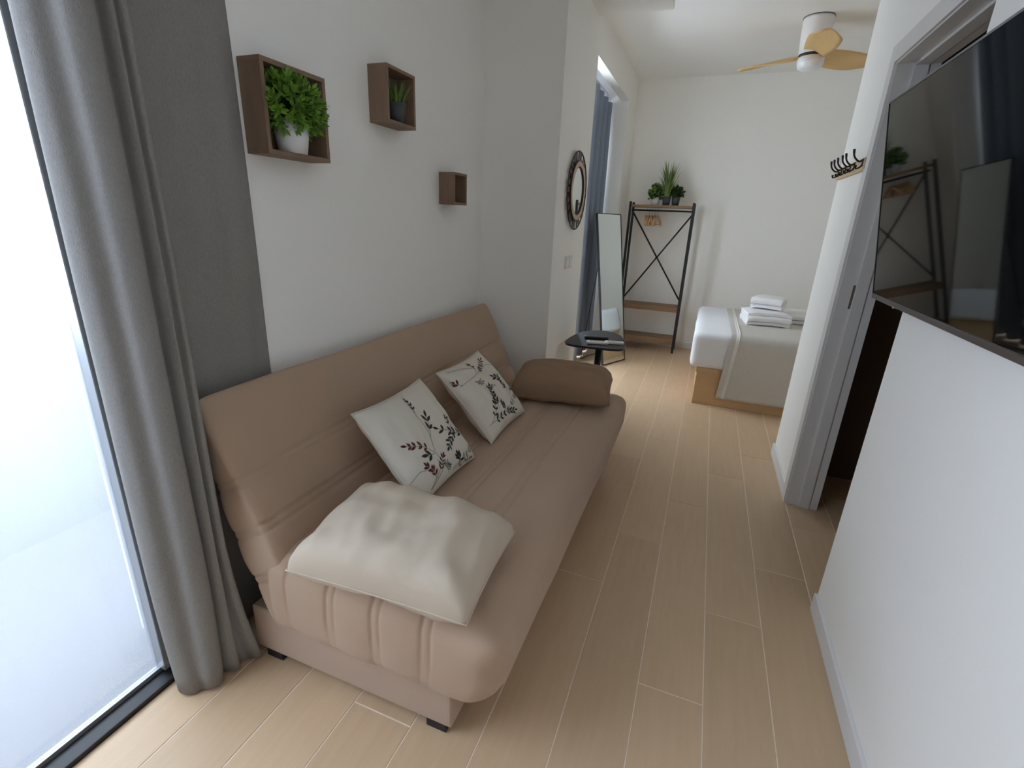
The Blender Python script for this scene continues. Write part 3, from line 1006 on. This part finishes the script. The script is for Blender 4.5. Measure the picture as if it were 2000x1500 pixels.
# light switches
sw = empty('light_switch', (-0.878, 3.29, 1.15))
tag(sw, 'white double light switch below the round mirror', 'switch')
box('plate', (0, -0.085, -0.042), (0.008, 0.085, 0.042), SWITCH, sw, bevel=0.003)
for s in (-1, 1):
    rk = box('rocker', (0.008, s * 0.04 - 0.03, -0.032), (0.011, s * 0.04 + 0.03, 0.032), SWITCH, sw, bevel=0.0015)
    box('gap', (0.0075, s * 0.04 - 0.034, -0.036), (0.0085, s * 0.04 + 0.034, 0.036), SWGAP, sw)

# ================================================================== STANDING MIRROR
b0, b1 = Vector((-0.846, 4.876, 0.006)), Vector((-0.677, 5.233, 0.006))
nrm = Vector((0.904, -0.428, 0)).normalized()
th = math.radians(9.5)
upm = Vector((0, 0, 1)) * math.cos(th) - nrm * math.sin(th)
sm_ = empty('standing_mirror', ((b0 + b1) / 2))
tag(sm_, 'tall leaning standing mirror with a thin black frame', 'mirror')
HM = 1.51
e_ = (b1 - b0).normalized()
nf = e_.cross(upm).normalized()
if nf.dot(nrm) < 0:
    nf = -nf
org = Vector(sm_.location)
def mir_slab(name, a, b, h0, h1, d0, d1, m):
    bm = bmesh.new()
    v = []
    for d in (d0, d1):
        for s in (a, b):
            for h in (h0, h1):
                v.append(bm.verts.new(b0 + e_ * s + upm * h + nf * d - org))
    for f in ((0, 1, 3, 2), (4, 6, 7, 5), (0, 4, 5, 1), (2, 3, 7, 6), (0, 2, 6, 4), (1, 5, 7, 3)):
        bm.faces.new([v[i] for i in f])
    return new_obj(name, mesh_from_bm(bm, name), m, sm_)
LM = (b1 - b0).length
mir_slab('mirror_glass', 0.006, LM - 0.006, 0.006, HM - 0.006, -0.004, 0.001, MIRROR)
mir_slab('backing', 0.004, LM - 0.004, 0.004, HM - 0.004, -0.012, -0.0045, BLACKM)
for nme, a, b, h0, h1 in (('frame_side', 0, 0.007, 0, HM), ('frame_side', LM - 0.007, LM, 0, HM), ('frame_top', 0.007, LM - 0.007, HM - 0.007, HM), ('frame_bottom', 0.007, LM - 0.007, 0, 0.007)):
    mir_slab(nme, a, b, h0, h1, -0.018, 0.005, BLACKM)
f0, f1 = Vector((-1.12, 5.02, 0.006)), Vector((-1.02, 5.35, 0.006))
at0 = b0 + upm * 0.98 - nf * 0.02
at1 = b1 + upm * 0.98 - nf * 0.02
tube('rear_leg', [p - org for p in catmull([at0, (at0 + f0) / 2, f0 + Vector((0.008, 0, 0.05)), f0 + Vector((0.012, 0.012, 0.004)), (f0 + f1) / 2 + Vector((0, 0, 0.002)), f1 - Vector((-0.012, 0.012, -0.004)), f1 + Vector((0.008, 0, 0.03)), (at1 + f1) / 2, at1], 4)], 0.005, BLACKM, sm_, 6)

# ================================================================== CLOTHES RACK
rk0, rk1, ry0, ry1 = -0.885, -0.225, 5.80, 6.03
rack = empty('clothes_rack', ((rk0 + rk1) / 2, ry0, 0))
tag(rack, 'black metal clothes rack with cross brace and wooden boards', 'rack')
def rpart(o):
    return local(o, rack)
for x in (rk0, rk1):
    for y in (ry0, ry1):
        rpart(box('post', (x - 0.013, y - 0.013, 0), (x + 0.013, y + 0.013, 1.64), BLACKM, bevel=0.002))
rpart(box('top_board', (rk0 + 0.013, ry0 - 0.012, 1.585), (rk1 - 0.013, ry1 + 0.012, 1.61), RACKW, bevel=0.002))
rpart(box('middle_board', (rk0 + 0.013, ry0 - 0.012, 0.475), (rk1 - 0.013, ry1 + 0.012, 0.53), RACKW, bevel=0.002))
rpart(box('bottom_board', (rk0 + 0.013, ry0 - 0.012, 0.10), (rk1 - 0.013, ry1 + 0.012, 0.165), RACKW, bevel=0.002))
rpart(tube('hanging_rail', [(rk0, (ry0 + ry1) / 2, 1.555), (rk1, (ry0 + ry1) / 2, 1.555)], 0.009, BLACKM))
rpart(tube('brace', [(rk0, ry1, 1.54), (rk1, ry1 - 0.001, 0.56)], 0.009, BLACKM))
rpart(tube('brace', [(rk1, ry1, 1.54), (rk0, ry1 + 0.001, 0.56)], 0.009, BLACKM))
rpart(lathe('brace_joint', [(0, -0.012), (0.016, -0.012), (0.016, 0.012), (0, 0.012)], BLACKM, None, 12, ((rk0 + rk1) / 2, ry1, 1.05)))

# hangers
def hanger(x, tilt_, label):
    r = empty('wooden_hanger', (x, (ry0 + ry1) / 2, 1.565), (0, 0, tilt_))
    tag(r, label, 'hanger', 'wooden hangers on the rack rail')
    hk = [(0, 0, -0.075), (0, 0, -0.03), (0, 0.012, -0.012), (0, 0.012, 0.002), (0, 0, 0.0115), (0, -0.012, 0.004)]
    tube('hook', catmull(hk, 4), 0.0022, ALU, r, 6)
    bm = bmesh.new()
    for s in (-1, 1):
        pts = catmull([(0, 0, -0.07), (0, s * 0.07, -0.088), (0, s * 0.15, -0.125), (0, s * 0.20, -0.165)], 4)
        rr = [0.014, 0.014, 0.0135, 0.013, 0.013, 0.0125, 0.012, 0.012, 0.0115, 0.011, 0.0105, 0.010, 0.009]
        bm_tube(bm, pts, rr[:len(pts)], 6)
    new_obj('shoulders', mesh_from_bm(bm, 'shoulders'), HANGW, r, smooth=True)
    tube('trouser_bar', [(0, -0.18, -0.155), (0, 0.18, -0.155)], 0.006, HANGW, r, 6)
for x, t_, nth in ((-0.715, 0.10, 'leftmost'), (-0.685, 0.0, 'second from the left'), (-0.655, -0.06, 'middle one'), (-0.622, 0.05, 'second from the right'), (-0.59, -0.12, 'rightmost')):
    hanger(x, t_, 'plain wooden hanger on the black rack, %s of the five' % nth)

# plants on top of the rack
SPR_S = [sprig_mesh('sprig', 10, 0.026, 0.012, 0.02, LEAF3) for _ in range(3)]
SPR_M = [sprig_mesh('sprig', 10, 0.026, 0.012, 0.02, LEAF1) for _ in range(3)]
PZ = 1.611
bush('potted_bush', (-0.640, 5.92, PZ), 'round green bush in a white pot, leftmost on the rack', POTW, 0.048, 0.038, 0.085, 0.04, 90, SPR_M + SPR_S, 0.088, -0.7)
grass('potted_grass', (-0.520, 5.90, PZ), 'tall spiky grass plant in the middle of the rack top', POTG, 0.045, 0.036, 0.09, 80, 0.15, 0.40, 0.13, LEAF2, wd=0.017)
bush('potted_bush', (-0.425, 5.915, PZ), 'small dark bush in a dark pot, rightmost on the rack', POTG, 0.046, 0.036, 0.09, 0.035, 70, SPR_S, 0.075, -0.6)

# ================================================================== BED
bed = empty('bed', (0.9, 4.88, 0))
tag(bed, 'low oak box bed with a white sheeted mattress', 'bed')
BX0, BX1, BY0, BY1 = 0.055, 2.05, 4.165, 5.62
local(box('base_box', (BX0, BY0, 0), (BX1, BY1, 0.275), BEDW, bevel=0.004), bed)
local(box('base_rim', (BX0 - 0.008, BY0 - 0.008, 0.275), (BX1 + 0.008, BY1 + 0.008, 0.315), BEDW, bevel=0.004), bed)
def mat_fn(p, n):
    q = p + n * noise.noise(Vector((p.x * 4, p.y * 4, p.z * 6))) * 0.006
    return q
me = rounded_box(((2.06 - 0.0) / 2, (BY1 + 0.03 - 4.135) / 2, 0.145), 0.045, (60, 44, 14), mat_fn)
local(new_obj('mattress', me, SHEET, None, ((2.06 + 0.0) / 2 - 0.012, (BY1 + 0.03 + 4.135) / 2, 0.315 + 0.143), smooth=True), bed)
# headboard out of view keeps the bed complete
local(box('headboard', (BX1 + 0.01, BY0, 0), (BX1 + 0.06, BY1, 0.95), BEDW, bevel=0.004), bed)

thr = empty('throw_blanket', (0.75, 4.4, 0.6))
tag(thr, 'light grey throw draped over the near side of the bed', 'blanket')
def throw_rows(x0, x1, off, drop):
    prof = [(4.132 - off, drop), (4.128 - off, 0.20), (4.122 - off, 0.32), (4.118 - off, 0.44), (4.117 - off, 0.53), (4.124 - off * 0.8, 0.588), (4.158, 0.613 + off), (4.24, 0.616 + off), (4.5, 0.615 + off), (4.9, 0.615 + off), (5.3, 0.615 + off), (5.55, 0.608 + off)]
    pts = catmull([Vector((0, y, z)) for y, z in prof], 5)
    nx = 40
    rows = []
    for i, p in enumerate(pts):
        row = []
        for j in range(nx + 1):
            x = x0 + (x1 - x0) * j / nx
            t = max(0, 1 - p.z / 0.6)
            d = noise.noise(Vector((x * 7, p.z * 2, 3))) * 0.012 * t
            row.append(Vector((x - 0.04 * t * (1 - j / nx), p.y - abs(d), p.z + noise.noise(Vector((x * 5, p.y * 5, 1))) * 0.002)))
        rows.append(row)
    return rows
local(sheet('blanket_cloth', throw_rows(0.305, 1.35, 0.006, 0.085), THROW, None, 0.006), thr)
local(sheet('folded_edge', throw_rows(0.265, 0.325, 0.001, 0.085), THROW, None, 0.005), thr)
bmh = bmesh.new()
bm_tube(bmh, [p for p in [r[0] for r in throw_rows(0.328, 1.35, 0.011, 0.085)]], 0.004, 6)
local(new_obj('hem', mesh_from_bm(bmh, 'hem'), LINEN, None, smooth=True), thr)

def towel(c, ln, wd, h, layers, ang, label):
    """folded towel: ribbon folded back and forth, folds face the foot of the bed"""
    r = empty('folded_towel', c, (0, 0, ang))
    tag(r, label, 'towel', 'white towels on the bed')
    t = h / layers
    pts = []
    for k in range(layers):
        z = t * (k + 0.5)
        a, b = (-wd / 2, wd / 2) if k % 2 == 0 else (wd / 2, -wd / 2)
        for i in range(9):
            y = a + (b - a) * i / 8
            pts.append((y, z))
        if k < layers - 1:
            sg = 1 if b > 0 else -1
            for i in range(1, 6):
                an = -math.pi / 2 + math.pi * i / 6
                pts.append((b + sg * math.cos(an) * t * 0.5, z + t / 2 + math.sin(an) * t / 2))
    rows = []
    for (y, z) in pts:
        rows.append([Vector((ln * (j / 12 - 0.5) + 0.006 * noise.noise(Vector((y * 9, z * 30, j * 0.3))), y, z + 0.006 * noise.noise(Vector((y * 6, j * 0.5, z * 9))) - 0.010 * abs(j / 6 - 1) ** 4)) for j in range(13)])
    o = sheet('terry_layers', rows, TOWEL, r, t * 0.88)
    b = o.modifiers.new('soft', 'BEVEL'); b.width = t * 0.3; b.segments = 2; b.limit_method = 'ANGLE'
    return r
towel((0.545, 4.80, 0.632), 0.34, 0.34, 0.105, 4, 0.10, 'larger folded white towel at the bottom of the stack on the bed')
towel((0.565, 4.92, 0.750), 0.25, 0.22, 0.095, 3, -0.25, 'smaller folded white towel on top of the stack on the bed')
towel((0.90, 5.05, 0.632), 0.30, 0.34, 0.085, 3, 0.0, 'folded white towel lying alone beside the stack, partly hidden')

# ================================================================== CEILING FAN
fan = empty('ceiling_fan', (0.485, 4.735, CEIL))
tag(fan, 'white ceiling fan with three light wooden blades', 'fan')
lathe('housing', [(0, 0), (0.100, 0), (0.101, -0.02), (0.098, -0.12), (0.090, -0.235), (0.0, -0.235)], FANW, fan, 40)
lathe('ceiling_ring', [(0.0995, 0), (0.104, 0), (0.104, -0.005), (0.0995, -0.005)], GREYSL, fan, 40)
lathe('motor_band', [(0, -0.235), (0.088, -0.235), (0.088, -0.255), (0, -0.255)], WICK, fan, 40)
lathe('light_diffuser', [(0, -0.255), (0.090, -0.255), (0.089, -0.295), (0.080, -0.322), (0.055, -0.336), (0, -0.34)], FANL, fan, 40)
def blade(a, name='blade'):
    rows = []
    n = 14
    for i in range(n + 1):
        t = i / n
        r_ = 0.075 + 0.48 * t
        wdt = 0.165 * (0.55 + 0.75 * math.sin(math.pi * min(1, 0.15 + 0.62 * t))) * (1 - max(0, t - 0.72) ** 1.3 * 3.0)
        wdt = max(wdt, 0.025)
        pit = math.radians(24 - 16 * t)
        row = []
        for j in range(7):
            s = (j / 6 - 0.5) * wdt
            row.append(Vector((r_, s * math.cos(pit) + 0.02 * math.sin(t * 2.5), -0.243 - s * math.sin(pit) + 0.012 * (1 - (2 * j / 6 - 1) ** 2) - 0.008 * t)))
        rows.append(row)
    o = sheet(name, rows, FANB, fan, 0.006)
    o.rotation_euler = (0, 0, a)
for a in (math.radians(-90), math.radians(30), math.radians(150)):
    blade(a)

# ================================================================== TELEVISION
TVW, TVH = 1.06, 0.585
tv = empty('television', (0.531, 1.964 - TVW / 2, 1.217))
tag(tv, 'large black flat television tilted off the right wall', 'television')
tl = math.atan2(0.093, 0.577)
def tvpart(name, lo, hi, m, bevel=0.0):
    o = box(name, lo, hi, m, tv, bevel=bevel)
    o.rotation_euler = (0, -tl, 0)
    return o
tvpart('rear_shell', (0.004, -TVW / 2 + 0.002, 0.004), (0.03, TVW / 2 - 0.002, TVH - 0.002), TVK, 0.004)
tvpart('screen', (-0.0015, -TVW / 2 + 0.005, 0.014), (0.005, TVW / 2 - 0.005, TVH - 0.005), TVS)
tvpart('bezel_top', (-0.003, -TVW / 2, TVH - 0.005), (0.02, TVW / 2, TVH), TVK)
tvpart('bezel_side', (-0.003, -TVW / 2, 0.014), (0.02, -TVW / 2 + 0.005, TVH - 0.005), TVK)
tvpart('bezel_side', (-0.003, TVW / 2 - 0.005, 0.014), (0.02, TVW / 2, TVH - 0.005), TVK)
tvpart('bottom_rail', (-0.004, -TVW / 2, -0.002), (0.028, TVW / 2, 0.014), TVB, 0.002)
tvpart('power_light', (-0.005, 0.30, -0.004), (0.006, 0.315, 0.0), ALU)
box('wall_bracket', (0.01, -0.2, 0.18), (0.07, 0.2, 0.42), BLACKM, tv)

# ================================================================== COAT HOOKS
hk = empty('coat_hook_rail', (RW, 3.08, 1.715))
tag(hk, 'pine coat rail with dark double hooks beside the doorway', 'coat rack')
box('board', (-0.014, -0.29, -0.030), (0, 0.285, 0.026), HOOKW, hk, bevel=0.002)
for y in (2.84, 2.99, 3.065, 3.165, 3.25, 3.325):
    yl = y - 3.08
    h_ = tube('hook', catmull([(-0.014, yl, 0.018), (-0.030, yl, 0.010), (-0.052, yl, 0.030), (-0.060, yl, 0.062)], 5), [0.004] * 12 + [0.0045, 0.005, 0.0055, 0.005], HOOKM, hk, 8)
    tube('lower_hook', catmull([(-0.012, yl, 0.012), (-0.020, yl, -0.012), (-0.036, yl, -0.020), (-0.040, yl, -0.006)], 5), [0.0035] * 12 + [0.004, 0.005, 0.0055, 0.005], HOOKM, h_, 8)
    box('hook_plate', (-0.018, yl - 0.009, -0.012), (-0.012, yl + 0.009, 0.022), HOOKM, h_, bevel=0.002)
